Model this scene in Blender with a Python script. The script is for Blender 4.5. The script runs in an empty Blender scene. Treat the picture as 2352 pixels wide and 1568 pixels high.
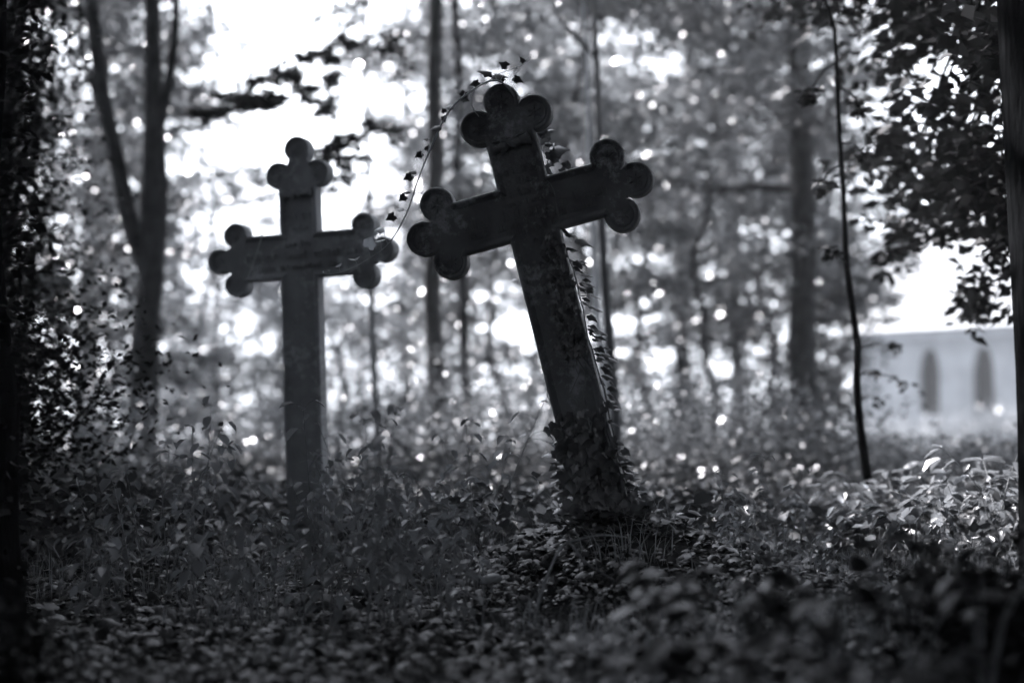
import bpy, bmesh, math, random
import numpy as np
from mathutils import Vector, Matrix, Euler
R = math.radians
S = bpy.context.scene
col = S.collection
rng = np.random.default_rng(11)
random.seed(5)

# ---------------------------------------------------------------- camera
CAMZ = 0.45
PITCH = math.atan(216/3920)
cd = bpy.data.cameras.new('camera'); cam = bpy.data.objects.new('camera', cd); col.objects.link(cam)
cam.location = (0, 0, CAMZ); cam.rotation_euler = (math.pi/2 + PITCH, 0, 0)
cd.lens = 60; cd.sensor_width = 36; cd.clip_start = 0.05; cd.clip_end = 1500
cd.dof.use_dof = True; cd.dof.focus_distance = 5.75; cd.dof.aperture_fstop = 1.35
S.camera = cam
S.render.resolution_x = 1024; S.render.resolution_y = 682

# ---------------------------------------------------------------- sky and sun
SUN_EL, SUN_AZ = 48, -42       # azimuth measured from +Y towards +X
sd = Vector((math.sin(R(SUN_AZ))*math.cos(R(SUN_EL)), math.cos(R(SUN_AZ))*math.cos(R(SUN_EL)), math.sin(R(SUN_EL))))
W = bpy.data.worlds.new('World'); S.world = W; W.use_nodes = True
wn = W.node_tree; wn.nodes.clear()
sky = wn.nodes.new('ShaderNodeTexSky'); sky.sky_type = 'NISHITA'; sky.sun_disc = False
sky.sun_elevation = R(SUN_EL); sky.sun_rotation = R(SUN_AZ); sky.dust_density = 2.0
bw = wn.nodes.new('ShaderNodeRGBToBW')
tint = wn.nodes.new('ShaderNodeMixRGB'); tint.blend_type = 'MULTIPLY'; tint.inputs[0].default_value = 1
tint.inputs[2].default_value = (0.93, 0.975, 1.06, 1)
bg = wn.nodes.new('ShaderNodeBackground'); bg.inputs[1].default_value = 0.14
wo = wn.nodes.new('ShaderNodeOutputWorld')
wn.links.new(sky.outputs[0], bw.inputs[0]); wn.links.new(bw.outputs[0], tint.inputs[1])
wn.links.new(tint.outputs[0], bg.inputs[0]); wn.links.new(bg.outputs[0], wo.inputs[0])
sl = bpy.data.lights.new('sun', 'SUN'); sl.energy = 4.5; sl.angle = R(0.53); sl.color = (1.0, 0.975, 0.985)
so = bpy.data.objects.new('sun', sl); col.objects.link(so)
so.rotation_euler = (-sd).to_track_quat('-Z', 'Y').to_euler(); so.location = (0, 0, 30)
S.view_settings.view_transform = 'Standard'; S.view_settings.look = 'None'
S.view_settings.exposure = 2.65; S.view_settings.gamma = 1.0
cy = S.cycles
cy.max_bounces = 6; cy.diffuse_bounces = 3; cy.glossy_bounces = 2; cy.transmission_bounces = 4
cy.volume_bounces = 0; cy.transparent_max_bounces = 6; cy.use_denoising = True
cy.sample_clamp_indirect = 4; cy.use_adaptive_sampling = False
cy.caustics_reflective = False; cy.caustics_refractive = False

# ---------------------------------------------------------------- helpers
cp, sp_ = math.cos(PITCH), math.sin(PITCH)
def P(px, py, d):
    """world point at depth Y=d seen at (px,py) of the 2352 px wide photograph"""
    xc, yc = (px-1176)/3920, (784-py)/3920
    v = Vector((xc, cp - sp_*yc, sp_ + cp*yc))
    return Vector((0, 0, CAMZ)) + v*(d/v.y)
def X(px, d): return (px-1176)*d/3920

def tag(o, label=None, cat=None, group=None, kind=None):
    if label: o['label'] = label
    if cat: o['category'] = cat
    if group: o['group'] = group
    if kind: o['kind'] = kind
    return o
def empty(name, loc, label, cat, group=None, rot=(0,0,0)):
    o = bpy.data.objects.new(name, None); col.objects.link(o)
    o.location = loc; o.rotation_euler = rot; o.empty_display_size = .1
    return tag(o, label, cat, group)
def link(name, me, m, parent=None):
    if m: me.materials.append(m)
    o = bpy.data.objects.new(name, me); col.objects.link(o); o.parent = parent
    return o
def np_mesh(name, verts, faces_flat, k, smooth=False):
    """verts (n,3); faces_flat 1d index array, every face has k corners"""
    me = bpy.data.meshes.new(name)
    n = len(verts); f = len(faces_flat)//k
    me.vertices.add(n); me.vertices.foreach_set('co', np.ascontiguousarray(verts, dtype=np.float32).ravel())
    me.loops.add(f*k); me.loops.foreach_set('vertex_index', faces_flat.astype(np.int32))
    me.polygons.add(f); me.polygons.foreach_set('loop_start', np.arange(0, f*k, k, dtype=np.int32))
    if smooth: me.polygons.foreach_set('use_smooth', np.ones(f, dtype=bool))
    me.update(calc_edges=True); me.validate()
    return me
def bm_obj(name, bm, m, parent=None, smooth=False):
    me = bpy.data.meshes.new(name)
    bmesh.ops.recalc_face_normals(bm, faces=bm.faces)
    bm.to_mesh(me); bm.free()
    if smooth:
        for p in me.polygons: p.use_smooth = True
    return link(name, me, m, parent)
def copy_tree(o, parent=None):
    c = o.copy(); col.objects.link(c)
    if parent is not None: c.parent = parent
    for ch in list(o.children): copy_tree(ch, c)
    return c

# ground height
def gz(x, y):
    x = np.asarray(x, dtype=float); y = np.asarray(y, dtype=float)
    z = 0.02*np.sin(x*1.7+.4)*np.cos(y*1.3) + 0.035*np.sin(x*.6+1)*np.sin(y*.45+2)
    z = z - 0.11*np.exp(-(y/30)**2) + 0.26*np.exp(-((x-.36)**2/.26 + (y-5.85)**2/.40))
    z = z + 0.07*np.exp(-((x+1.0)**2/.9 + (y-6.6)**2/1.2))
    z = z + 0.10*np.exp(-((x-1.6)**2/.8 + (y-5.2)**2/1.6))
    return z
def G(x, y): return float(gz(x, y))

# ---------------------------------------------------------------- materials (the photograph is monochrome: grey pigments)
def grey(v, c=1.0):
    return (v*(1-.05*c), v, v*(1+.07*c), 1)
def mat_new(name):
    m = bpy.data.materials.new(name); m.use_nodes = True; m.node_tree.nodes.clear()
    return m, m.node_tree.nodes, m.node_tree.links
def noise_ramp(n, l, lo, hi, scale, p0=.35, p1=.65, coord='Object', detail=4):
    tc = n.new('ShaderNodeTexCoord'); nz = n.new('ShaderNodeTexNoise'); nz.inputs['Scale'].default_value = scale
    nz.inputs['Detail'].default_value = detail
    l.new(tc.outputs[coord], nz.inputs['Vector'])
    r = n.new('ShaderNodeValToRGB'); r.color_ramp.elements[0].position = p0; r.color_ramp.elements[1].position = p1
    r.color_ramp.elements[0].color = grey(lo); r.color_ramp.elements[1].color = grey(hi)
    l.new(nz.outputs['Fac'], r.inputs[0])
    return r, nz, tc
def leaf_mat(name, lo, hi, scale=3.0, trans=.45, gloss=.06, rough=.35, fres=.3):
    m, n, l = mat_new(name)
    r, nz, tc = noise_ramp(n, l, lo, hi, scale, .3, .7)
    d = n.new('ShaderNodeBsdfDiffuse'); t = n.new('ShaderNodeBsdfTranslucent'); g = n.new('ShaderNodeBsdfGlossy')
    g.inputs['Roughness'].default_value = rough; g.inputs['Color'].default_value = (.8, .8, .82, 1)
    l.new(r.outputs[0], d.inputs[0])
    l.new(r.outputs[0], t.inputs[0])
    mx = n.new('ShaderNodeMixShader'); mx.inputs[0].default_value = trans
    l.new(d.outputs[0], mx.inputs[1]); l.new(t.outputs[0], mx.inputs[2])
    m2 = n.new('ShaderNodeMixShader')
    lw = n.new('ShaderNodeLayerWeight'); lw.inputs['Blend'].default_value = .5
    pw = n.new('ShaderNodeMath'); pw.operation = 'POWER'; pw.inputs[1].default_value = 4; l.new(lw.outputs['Facing'], pw.inputs[0])
    ma = n.new('ShaderNodeMath'); ma.operation = 'MULTIPLY_ADD'; ma.inputs[1].default_value = fres; ma.inputs[2].default_value = gloss*.6
    l.new(pw.outputs[0], ma.inputs[0]); l.new(ma.outputs[0], m2.inputs[0])
    l.new(mx.outputs[0], m2.inputs[1]); l.new(g.outputs[0], m2.inputs[2])
    o = n.new('ShaderNodeOutputMaterial'); l.new(m2.outputs[0], o.inputs[0])
    return m
def solid_mat(name, lo, hi, scale, rough=.85, bump=.3, bscale=None, spec=.3, stretch=None, bdist=.01):
    m, n, l = mat_new(name)
    r, nz, tc = noise_ramp(n, l, lo, hi, scale)
    b = n.new('ShaderNodeBsdfPrincipled'); b.inputs['Roughness'].default_value = rough
    b.inputs['Specular IOR Level'].default_value = spec
    l.new(r.outputs[0], b.inputs['Base Color'])
    n2 = n.new('ShaderNodeTexNoise'); n2.inputs['Scale'].default_value = bscale or scale*4; n2.inputs['Detail'].default_value = 6
    mp = n.new('ShaderNodeMapping'); mp.inputs['Scale'].default_value = stretch or (1, 1, 1)
    l.new(tc.outputs['Object'], mp.inputs[0]); l.new(mp.outputs[0], n2.inputs['Vector'])
    bp = n.new('ShaderNodeBump'); bp.inputs['Strength'].default_value = bump; bp.inputs['Distance'].default_value = bdist
    l.new(n2.outputs['Fac'], bp.inputs['Height']); l.new(bp.outputs[0], b.inputs['Normal'])
    o = n.new('ShaderNodeOutputMaterial'); l.new(b.outputs[0], o.inputs[0])
    return m
M_iron = solid_mat('weathered_iron', .004, .012, 6, .6, .35, 70, .22)
M_iron_veiled = solid_mat('weathered_iron_veiled', .016, .034, 7, .6, .3, 60, .22)
M_bark = solid_mat('bark', .015, .04, 8, .95, .9, 22, .1, (1, 1, .25), .02)
M_bark_pale = solid_mat('smooth_pale_bark', .07, .15, 6, .8, .4, 30, .2, (1, 1, .3))
M_bark_dark = solid_mat('dark_bark', .003, .009, 8, 1.0, .9, 18, 0, (1, 1, .25), .03)
M_stem = solid_mat('plant_stem', .1, .2, 20, .6, .1)
M_drystem = solid_mat('dry_stem', .13, .24, 20, .7, .1)
M_soil = solid_mat('soil', .004, .015, 5, .95, .8, 30, .1)
M_leaf = leaf_mat('tree_leaf', .03, .095, .8, .5, .12, .25)
M_leaf_mid = leaf_mat('tree_leaf_mid', .06, .15, .8, .5, .15, .25)
M_leaf_lit = leaf_mat('tree_leaf_lit', .12, .26, .8, .55, .09, .3)  # misty backlit glow put into a paler leaf tone
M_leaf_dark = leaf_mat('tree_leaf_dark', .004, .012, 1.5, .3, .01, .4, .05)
M_ivy = leaf_mat('ivy_leaf', .006, .027, 9, .25, .05, .34, .3)
M_ivy_young = leaf_mat('young_ivy_leaf', .35, .5, 12, .5, .08)
M_ivy_dark = leaf_mat('old_ivy_leaf', .02, .12, 25, .3, .10, .3, .45)
M_weed = leaf_mat('weed_leaf', .10, .22, 5, .5, .06, .38)
M_broad = leaf_mat('broad_leaf_lit', .12, .24, 4, .45, .14, .25, .5)  # leaf tone raised to carry the sun on the right-hand plants
M_under = leaf_mat('undergrowth_leaf', .010, .055, 2, .45, .08, .33, .3)
M_plaster = solid_mat('lime_plaster', .17, .25, 1.2, .9, .15, 20, .2)
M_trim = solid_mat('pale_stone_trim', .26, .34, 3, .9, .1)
M_glass = solid_mat('dark_leaded_glass', .003, .008, 4, .5, .05, None, .15)
M_timber = solid_mat('door_timber', .02, .04, 4, .7, .2)
M_mush = solid_mat('mushroom_cap', .22, .34, 14, .55, .1)
def iron_mat(name, lo, hi, spots, scale=6):
    m = solid_mat(name, lo, hi, scale, .6, .5, 60, .22)
    n, l = m.node_tree.nodes, m.node_tree.links
    b = next(q for q in n if q.type == 'BSDF_PRINCIPLED'); src = b.inputs['Base Color'].links[0].from_socket
    tc = next(q for q in n if q.type == 'TEX_COORD')
    n1 = n.new('ShaderNodeTexNoise'); n1.inputs['Scale'].default_value = 26; n1.inputs['Detail'].default_value = 8; n1.inputs['Roughness'].default_value = .7
    n2 = n.new('ShaderNodeTexNoise'); n2.inputs['Scale'].default_value = 4; n2.inputs['Detail'].default_value = 3
    l.new(tc.outputs['Object'], n1.inputs[0]); l.new(tc.outputs['Object'], n2.inputs[0])
    ml = n.new('ShaderNodeMath'); ml.operation = 'MULTIPLY'; l.new(n1.outputs[0], ml.inputs[0]); l.new(n2.outputs[0], ml.inputs[1])
    rp = n.new('ShaderNodeValToRGB'); rp.color_ramp.elements[0].position = .27; rp.color_ramp.elements[1].position = .36; l.new(ml.outputs[0], rp.inputs[0])
    mx = n.new('ShaderNodeMixRGB'); mx.inputs[2].default_value = grey(spots); l.new(rp.outputs[0], mx.inputs[0]); l.new(src, mx.inputs[1]); l.new(mx.outputs[0], b.inputs['Base Color'])
    return m
M_iron = iron_mat('weathered_iron', .08, .16, .30); M_iron_veiled = iron_mat('weathered_iron_veiled', .24, .36, .5)  # farther cross gets paler iron to carry the veil of haze
def tile_mat():
    m, n, l = mat_new('clay_roof_tiles')
    r, nz, tc = noise_ramp(n, l, .14, .22, 3)
    b = n.new('ShaderNodeBsdfPrincipled'); b.inputs['Roughness'].default_value = .6
    l.new(r.outputs[0], b.inputs['Base Color'])
    o = n.new('ShaderNodeOutputMaterial'); l.new(b.outputs[0], o.inputs[0])
    return m
M_tile = tile_mat()

# ---------------------------------------------------------------- leaf scattering in numpy
DIAMOND = (np.array([(0, 0, 0), (.32, .5, .07), (0, 1, 0), (-.32, .5, .07)], float), np.array([0, 1, 2, 3]), 4)
FOLD = (np.array([(0, 0, 0), (.30, .28, .09), (.26, .68, .07), (0, 1, -.05), (-.26, .68, .07), (-.30, .28, .09), (0, .5, 0)], float),
        np.array([0, 1, 2, 6, 6, 2, 3, 3, 0, 6, 3, 4, 4, 6, 4, 5, 6, 5, 0, 0]), 0)
# quads only: split into four
FOLD = (np.array([(0, 0, 0), (.27, .22, .09), (.27, .66, .07), (0, 1.05, -.08), (-.27, .66, .07), (-.27, .22, .09), (0, .45, -.02)], float),
        np.array([0, 1, 2, 6, 6, 2, 3, 4, 0, 6, 4, 5]), 4)
_iv = [(0, 0), (.24, -.15), (.48, -.05), (.44, .14), (.57, .36), (.33, .50), (.15, .74), (0, .98), (-.15, .74), (-.33, .50), (-.57, .36), (-.44, .14), (-.48, -.05), (-.24, -.15)]
IVY = (np.array([(0, .16, 0.03)] + [(x, y, -.22*(abs(x)**1.3) - .08*max(y, 0)**2) for x, y in _iv], float),
       np.array([i for k in range(14) for i in (0, 1+k, 1+(k+1) % 14)]), 3)
def rotmats(tip, nrm):
    """rotation matrices with +Y along tip and +Z near nrm"""
    y = tip/np.linalg.norm(tip, axis=1, keepdims=True)
    x = np.cross(y, nrm); x /= (np.linalg.norm(x, axis=1, keepdims=True)+1e-9)
    z = np.cross(x, y)
    return np.stack([x, y, z], axis=2)
def leaves_mesh(name, tpl, pos, tip, nrm, size):
    tv, tf, k = tpl
    M = rotmats(tip, nrm)
    sx = rng.uniform(.7, 1.15, len(pos))
    tvn = tv[None]*np.stack([sx, np.ones_like(sx), rng.uniform(.5, 2.2, len(pos))], 1)[:, None, :]
    v = np.einsum('nij,nkj->nki', M, tvn)*size[:, None, None] + pos[:, None, :]
    n = len(pos)
    f = (tf[None, :] + (np.arange(n)*len(tv))[:, None]).ravel()
    return np_mesh(name, v.reshape(-1, 3), f, k)
def rand_dirs(n, zmean=0., zs=.5):
    a = rng.uniform(0, 2*np.pi, n); z = rng.normal(zmean, zs, n)
    v = np.stack([np.cos(a), np.sin(a), z], 1); return v/np.linalg.norm(v, axis=1, keepdims=True)

# ---------------------------------------------------------------- tubes
def tube_arrays(pts, rad, sides=8):
    pts = [Vector(p) for p in pts]
    V = []; F = []
    up = Vector((0.13, 0.97, 0.2))
    for i, p in enumerate(pts):
        t = (pts[min(i+1, len(pts)-1)] - pts[max(i-1, 0)]).normalized()
        a = t.cross(up)
        if a.length < .1: a = t.cross(Vector((1, 0, 0)))
        a.normalize(); b = t.cross(a)
        r = rad[i] if hasattr(rad, '__len__') else rad
        for s in range(sides):
            an = 2*math.pi*s/sides
            V.append(p + (a*math.cos(an) + b*math.sin(an))*r)
    for i in range(len(pts)-1):
        for s in range(sides):
            s2 = (s+1) % sides
            F.append((i*sides+s, i*sides+s2, (i+1)*sides+s2, (i+1)*sides+s))
    return V, F
class Tubes:
    def __init__(s): s.V = []; s.F = []
    def add(s, pts, rad, sides=8):
        V, F = tube_arrays(pts, rad, sides); o = len(s.V)
        s.V += [tuple(v) for v in V]; s.F += [tuple(i+o for i in f) for f in F]
    def build(s, name, m, parent=None):
        me = np_mesh(name, np.array(s.V), np.array(s.F).ravel(), 4, True)
        return link(name, me, m, parent)
def smooth_path(ctrl, n):
    """Catmull-Rom through control points"""
    c = [Vector(p) for p in ctrl]; c = [2*c[0]-c[1]] + c + [2*c[-1]-c[-2]]
    out = []
    segs = len(c)-3
    for i in range(n):
        u = i/(n-1)*segs; k = min(int(u), segs-1); t = u-k
        p0, p1, p2, p3 = c[k:k+4]
        out.append(.5*((2*p1)+(p2-p0)*t+(2*p0-5*p1+4*p2-p3)*t*t+(3*p1-p0-3*p2+p3)*t**3))
    return out
def wobble(path, amp, seed):
    r = random.Random(seed); ph = [r.uniform(0, 6) for _ in range(4)]
    return [p + Vector((amp*(math.sin(i*.7+ph[0])+.5*math.sin(i*1.9+ph[1])), amp*(math.sin(i*.6+ph[2])), 0)) for i, p in enumerate(path)]

# ---------------------------------------------------------------- trees
def spray(pts_list, limb, n, spread, flat, lo=.35):
    """n leaf positions about the outer part of a limb, in a flat layered spray"""
    L = np.array([tuple(p) for p in limb]); m = len(L)
    u = rng.uniform(lo, 1.0, n)**.8*(m-1)
    i = np.minimum(u.astype(int), m-2); t = (u-i)[:, None]
    c = L[i]*(1-t)+L[i+1]*t
    taper = (1.15-.6*(u/(m-1)))[:, None]
    off = rng.normal(0, 1, (n, 3))*np.array([spread, spread, spread*flat])*taper
    # clumping: snap part of the offsets towards a few twig centres
    kc = max(3, n//28)
    cen = rng.normal(0, 1, (kc, 3))*np.array([spread, spread, spread*flat])
    w = rng.uniform(0, 1, n) < .75
    ci = rng.integers(0, kc, n)
    off[w] = cen[ci[w]] + rng.normal(0, 1, (w.sum(), 3))*np.array([.22, .22, .12])*spread
    pts_list.append(c+off)
def tree(name, base, H, r, label, cat='tree', group=None, zlo=1.5, zhi=None, reach=2.0, limbs=14, per=260, leaf=.085,
         mat=None, bark=None, path=None, seed=0, spread=.45, flat=.35, az=None, rise=.25, origin=None, tpl=DIAMOND, extra=None, trunk_sides=10, wob=.03):
    rr = random.Random(seed+31)
    x, y = base; z0 = G(x, y)
    o = Vector((x, y, z0))
    root = empty(name, o, label, cat, group)
    if path is None:
        path = [Vector((x, y, z0-.12))]
        lean = Vector((rr.uniform(-.05, .05), rr.uniform(-.05, .05), 1))
        for i in range(1, 9): path.append(Vector((x, y, z0)) + lean*(H*i/8))
        path = wobble(smooth_path(path, 22), wob, seed)
        path[0] = Vector((x, y, z0-.15))
    n = len(path)
    T = Tubes()
    rad = [max(r*(1-.8*(i/(n-1)))*(1.25 if i == 0 else 1), .006) for i in range(n)]
    T.add([p-o for p in path], rad, trunk_sides)
    pts = []
    zhi = zhi or H
    zs = [p.z for p in path]
    for k in range(limbs):
        zz = z0 + zlo + (zhi-zlo)*((k+rr.uniform(.1, .9))/limbs)
        i = min(range(n), key=lambda q: abs(zs[q]-zz)); p = path[i]
        a = az(rr) if az else rr.uniform(0, 2*math.pi)
        f = (zz-z0-zlo)/max(zhi-zlo, .1)
        ln = reach*rr.uniform(.6, 1.1)*(1-.45*f**2)
        d = Vector((math.cos(a), math.sin(a), 0))
        limb = [p + d*(ln*t) + Vector((0, 0, ln*(rise*rr.uniform(.5, 1.6)*t - .28*t*t))) + Vector((rr.uniform(-.05, .05), rr.uniform(-.05, .05), 0))*ln*t for t in [0, .2, .4, .6, .8, 1]]
        lr = max(r*.32*(1-.5*f), .006)
        T.add([q-o for q in limb], [lr*(1-.16*j) for j in range(6)], 5)
        for s in (-1, 1):
            a2 = a + s*rr.uniform(.5, .9); q0 = limb[2+(s > 0)]
            d2 = Vector((math.cos(a2), math.sin(a2), rr.uniform(-.1, .25)))
            tw = [q0 + d2*(ln*.5*t) for t in (0, .33, .66, 1)]
            T.add([q-o for q in tw], [lr*.45*(1-.25*j) for j in range(4)], 4)
            spray(pts, tw, int(per*.28), spread*.7, flat, .3)
        spray(pts, limb, int(per*.44), spread, flat)
    if extra: extra(T, pts, o, r)
    T.build('trunk', bark or M_bark, root)
    if pts:
        pts = np.concatenate(pts) - np.array(tuple(o))
        pts = pts[pts[:, 2] > .05]
        nn = len(pts)
        tip = rand_dirs(nn, -.35, .35); nrm = rand_dirs(nn, 1.1, .6)
        me = leaves_mesh('crown', tpl, pts, tip, nrm, rng.uniform(.6, 1.15, nn)*leaf)
        link('crown', me, mat or M_leaf, root)
    return root

def shrub(name, base, h, w, n, leaf, mat, label, cat='shrub', group=None, seed=0, z0=0., tpl=DIAMOND, core=.75):
    rr = random.Random(seed+77); x, y = base; z = G(x, y)
    root = empty(name, (x, y, z), label, cat, group)
    T = Tubes(); pts = []
    ns = 9
    for k in range(ns):
        a = 2*math.pi*k/ns + rr.uniform(-.3, .3); ln = h*rr.uniform(.6, 1.0); o = w*rr.uniform(.2, .9)
        st = [Vector((.05*math.cos(a), .05*math.sin(a), -.05))+Vector((math.cos(a)*o*t**1.4, math.sin(a)*o*t**1.4, ln*t)) for t in (0, .25, .5, .75, 1)]
        T.add(st, [.02*h/1.5*(1-.18*j) for j in range(5)], 5)
        for q in range(3):
            c = st[2+min(q, 2)]
            kk = n//(ns*3)
            pts.append(np.array(tuple(c)) + rng.normal(0, 1, (kk, 3))*np.array([w*.28, w*.28, h*.14]))
    T.build('stems', M_bark, root)
    pts = np.concatenate(pts); pts = pts[pts[:, 2] > z0+.02]; nn = len(pts)
    me = leaves_mesh('foliage', tpl, pts, rand_dirs(nn, -.2, .5), rand_dirs(nn, 1.0, .7), rng.uniform(.6, 1.15, nn)*leaf)
    link('foliage', me, mat, root)
    return root

# ---------------------------------------------------------------- ground
def build_ground():
    rad = np.concatenate([np.linspace(0, 14, 130), np.geomspace(14.5, 600, 50)])
    na = 220; ang = np.linspace(0, 2*np.pi, na, endpoint=False)
    rr, aa = np.meshgrid(rad, ang, indexing='ij')
    x = rr*np.sin(aa); y = rr*np.cos(aa)+4
    z = gz(x, y) + .012*np.sin(x*9+y*5)*np.sin(y*11-x*3)
    v = np.stack([x, y, z], -1).reshape(-1, 3)
    i = np.arange(len(rad)-1)[:, None]*na; j = np.arange(na)[None, :]; j2 = (j+1) % na
    f = np.stack([i+j, i+j2, i+na+j2, i+na+j], -1).reshape(-1)
    me = np_mesh('ground', v, f[::1], 4, True)
    bm = bmesh.new(); bm.from_mesh(me); bmesh.ops.recalc_face_normals(bm, faces=bm.faces); bm.to_mesh(me); bm.free()
    m, n, l = mat_new('forest_floor')
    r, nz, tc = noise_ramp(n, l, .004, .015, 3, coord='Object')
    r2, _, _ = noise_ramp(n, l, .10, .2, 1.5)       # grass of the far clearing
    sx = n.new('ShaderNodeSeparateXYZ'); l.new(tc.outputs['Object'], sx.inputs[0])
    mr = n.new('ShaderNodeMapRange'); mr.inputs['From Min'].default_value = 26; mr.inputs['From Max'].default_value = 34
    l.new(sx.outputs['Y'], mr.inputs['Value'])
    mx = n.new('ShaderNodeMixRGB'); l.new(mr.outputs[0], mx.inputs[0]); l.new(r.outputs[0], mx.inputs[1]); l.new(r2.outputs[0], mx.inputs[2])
    b = n.new('ShaderNodeBsdfPrincipled'); b.inputs['Roughness'].default_value = .95; b.inputs['Specular IOR Level'].default_value = .1
    l.new(mx.outputs[0], b.inputs['Base Color'])
    bp = n.new('ShaderNodeBump'); bp.inputs['Strength'].default_value = .8; bp.inputs['Distance'].default_value = .02
    nn = n.new('ShaderNodeTexNoise'); nn.inputs['Scale'].default_value = 25; nn.inputs['Detail'].default_value = 6
    l.new(tc.outputs['Object'], nn.inputs['Vector']); l.new(nn.outputs[0], bp.inputs['Height']); l.new(bp.outputs[0], b.inputs['Normal'])
    o = n.new('ShaderNodeOutputMaterial'); l.new(b.outputs[0], o.inputs[0])
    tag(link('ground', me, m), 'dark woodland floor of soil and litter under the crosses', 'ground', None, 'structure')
build_ground()

# ---------------------------------------------------------------- chapel
def build_chapel():
    A = Vector((12.05, 60.2, 0)); th = -math.pi/4
    z0 = -.1
    root = empty('chapel', (A.x, A.y, z0), 'pale plastered chapel with tiled roof and pointed windows beyond the trees', 'chapel', rot=(0, 0, th))
    L, D, HW, HR = 13.0, 7.0, 4.15, 8.6      # local: x along the wall, y into the building
    wins = [3.04, 5.07, 7.10, 9.13]; ww, sill, spring, apex = .78, 1.25, 2.55, 3.5
    def arch(cx, w, lo, sp, ap, k=7):
        p = [(cx-w/2, lo), (cx+w/2, lo), (cx+w/2, sp)]
        for i in range(1, k+1):
            t = i/k; p.append((cx+w/2*math.cos(t*math.pi/2)**.8, sp+(ap-sp)*math.sin(t*math.pi/2)))
        q = [(2*cx-a, b) for a, b in p[2:-1]][::-1]
        p[-1] = (cx, ap)
        return p + q
    # front wall with real openings: bands of quads around each arch
    bm = bmesh.new()
    def quad(*v): bm.faces.new([bm.verts.new(q) for q in v])
    xs = [0]
    for c in wins: xs += [c-ww/2, c+ww/2]
    xs.append(L)
    for i in range(0, len(xs), 2):
        quad((xs[i], 0, -.6), (xs[i+1], 0, -.6), (xs[i+1], 0, HW), (xs[i], 0, HW))
    for c in wins:
        a, b = c-ww/2, c+ww/2
        quad((a, 0, -.6), (b, 0, -.6), (b, 0, sill), (a, 0, sill))
        pr = arch(c, ww, sill, spring, apex)
        up = [p for p in pr[2:]] + [(a, sill)]
        top = pr[2:]
        for j in range(len(top)-1):
            (x1, z1), (x2, z2) = top[j], top[j+1]
            quad((x1, 0, z1), (x1, 0, HW), (x2, 0, HW), (x2, 0, z2))
        for j in range(len(pr)):
            (x1, z1), (x2, z2) = pr[j], pr[(j+1) % len(pr)]
            quad((x1, 0, z1), (x2, 0, z2), (x2, .28, z2), (x1, .28, z1))
    quad((0, D, -.6), (L, D, -.6), (L, D, HW), (0, D, HW))
    for xx in (0, L):
        bm.faces.new([bm.verts.new(q) for q in ((xx, 0, -.6), (xx, D, -.6), (xx, D, HW), (xx, D/2, HR-.1), (xx, 0, HW))])
    bm_obj('wall', bm, M_plaster, root)
    bm = bmesh.new()
    for y0, y1, zz0, zz1 in ((-.10, -.004, HW-.30, HW-.02), (-.16, -.10, HW-.13, HW-.02)):
        r = bmesh.ops.create_cube(bm, size=1, matrix=Matrix.Translation((L/2, (y0+y1)/2, (zz0+zz1)/2)) @ Matrix.Diagonal((L+.1, y1-y0, zz1-zz0, 1)))
    bm_obj('cornice', bm, M_trim, root)
    # roof with real tile courses
    bm = bmesh.new()
    n = 15
    for sgn in (0, 1):
        for i in range(n):
            t0, t1 = i/n, (i+1)/n
            def pt(t, lift):
                y = -.35+(D/2+.35)*t; z = HW-.05+(HR-HW+.05)*t
                ny, nz = -(HR-HW), D/2+.3; q = math.hypot(ny, nz)
                y += ny/q*lift; z += nz/q*lift
                if sgn: y = D-y
                return y, z
            a = pt(t0, .10); b = pt(t1, .012); c = pt(t0, .0)
            quad2 = [(-.3, a[0], a[1]), (L+.3, a[0], a[1]), (L+.3, b[0], b[1]), (-.3, b[0], b[1])]
            bm.faces.new([bm.verts.new(q) for q in quad2])
            bm.faces.new([bm.verts.new(q) for q in [(-.3, c[0], c[1]), (L+.3, c[0], c[1]), (L+.3, a[0], a[1]), (-.3, a[0], a[1])]])
    bmesh.ops.create_cube(bm, size=1, matrix=Matrix.Translation((L/2, D/2, HR+.05)) @ Matrix.Diagonal((L+.6, .24, .16, 1)))
    bm_obj('roof', bm, M_tile, root)
    for c in wins:
        pr = arch(c, ww-.006, sill+.003, spring, apex-.003)
        bm = bmesh.new()
        bm.faces.new([bm.verts.new((x, .24, z)) for x, z in pr])
        g = bm_obj('window', bm, M_glass, root)
        T = Tubes()
        for k in range(1, 8):
            z = sill+k*.26; h = ww/2-.02 if z < spring else (ww/2)*math.cos(math.asin(min(1, (z-spring)/(apex-spring))))**.8-.02
            if h > .03: T.add([(c-h, .22, z), (c+h, .22, z)], .007, 4)
        T.add([(c, .215, sill+.02), (c, .215, apex-.06)], .016, 4)
        T.build('glazing_bars', M_timber, g)
        bm = bmesh.new()
        bmesh.ops.create_cube(bm, size=1, matrix=Matrix.Translation((c, -.03, sill-.06)) @ Matrix.Diagonal((ww+.2, .14, .09, 1)))
        bm_obj('sill', bm, M_trim, g)
build_chapel()

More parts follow.
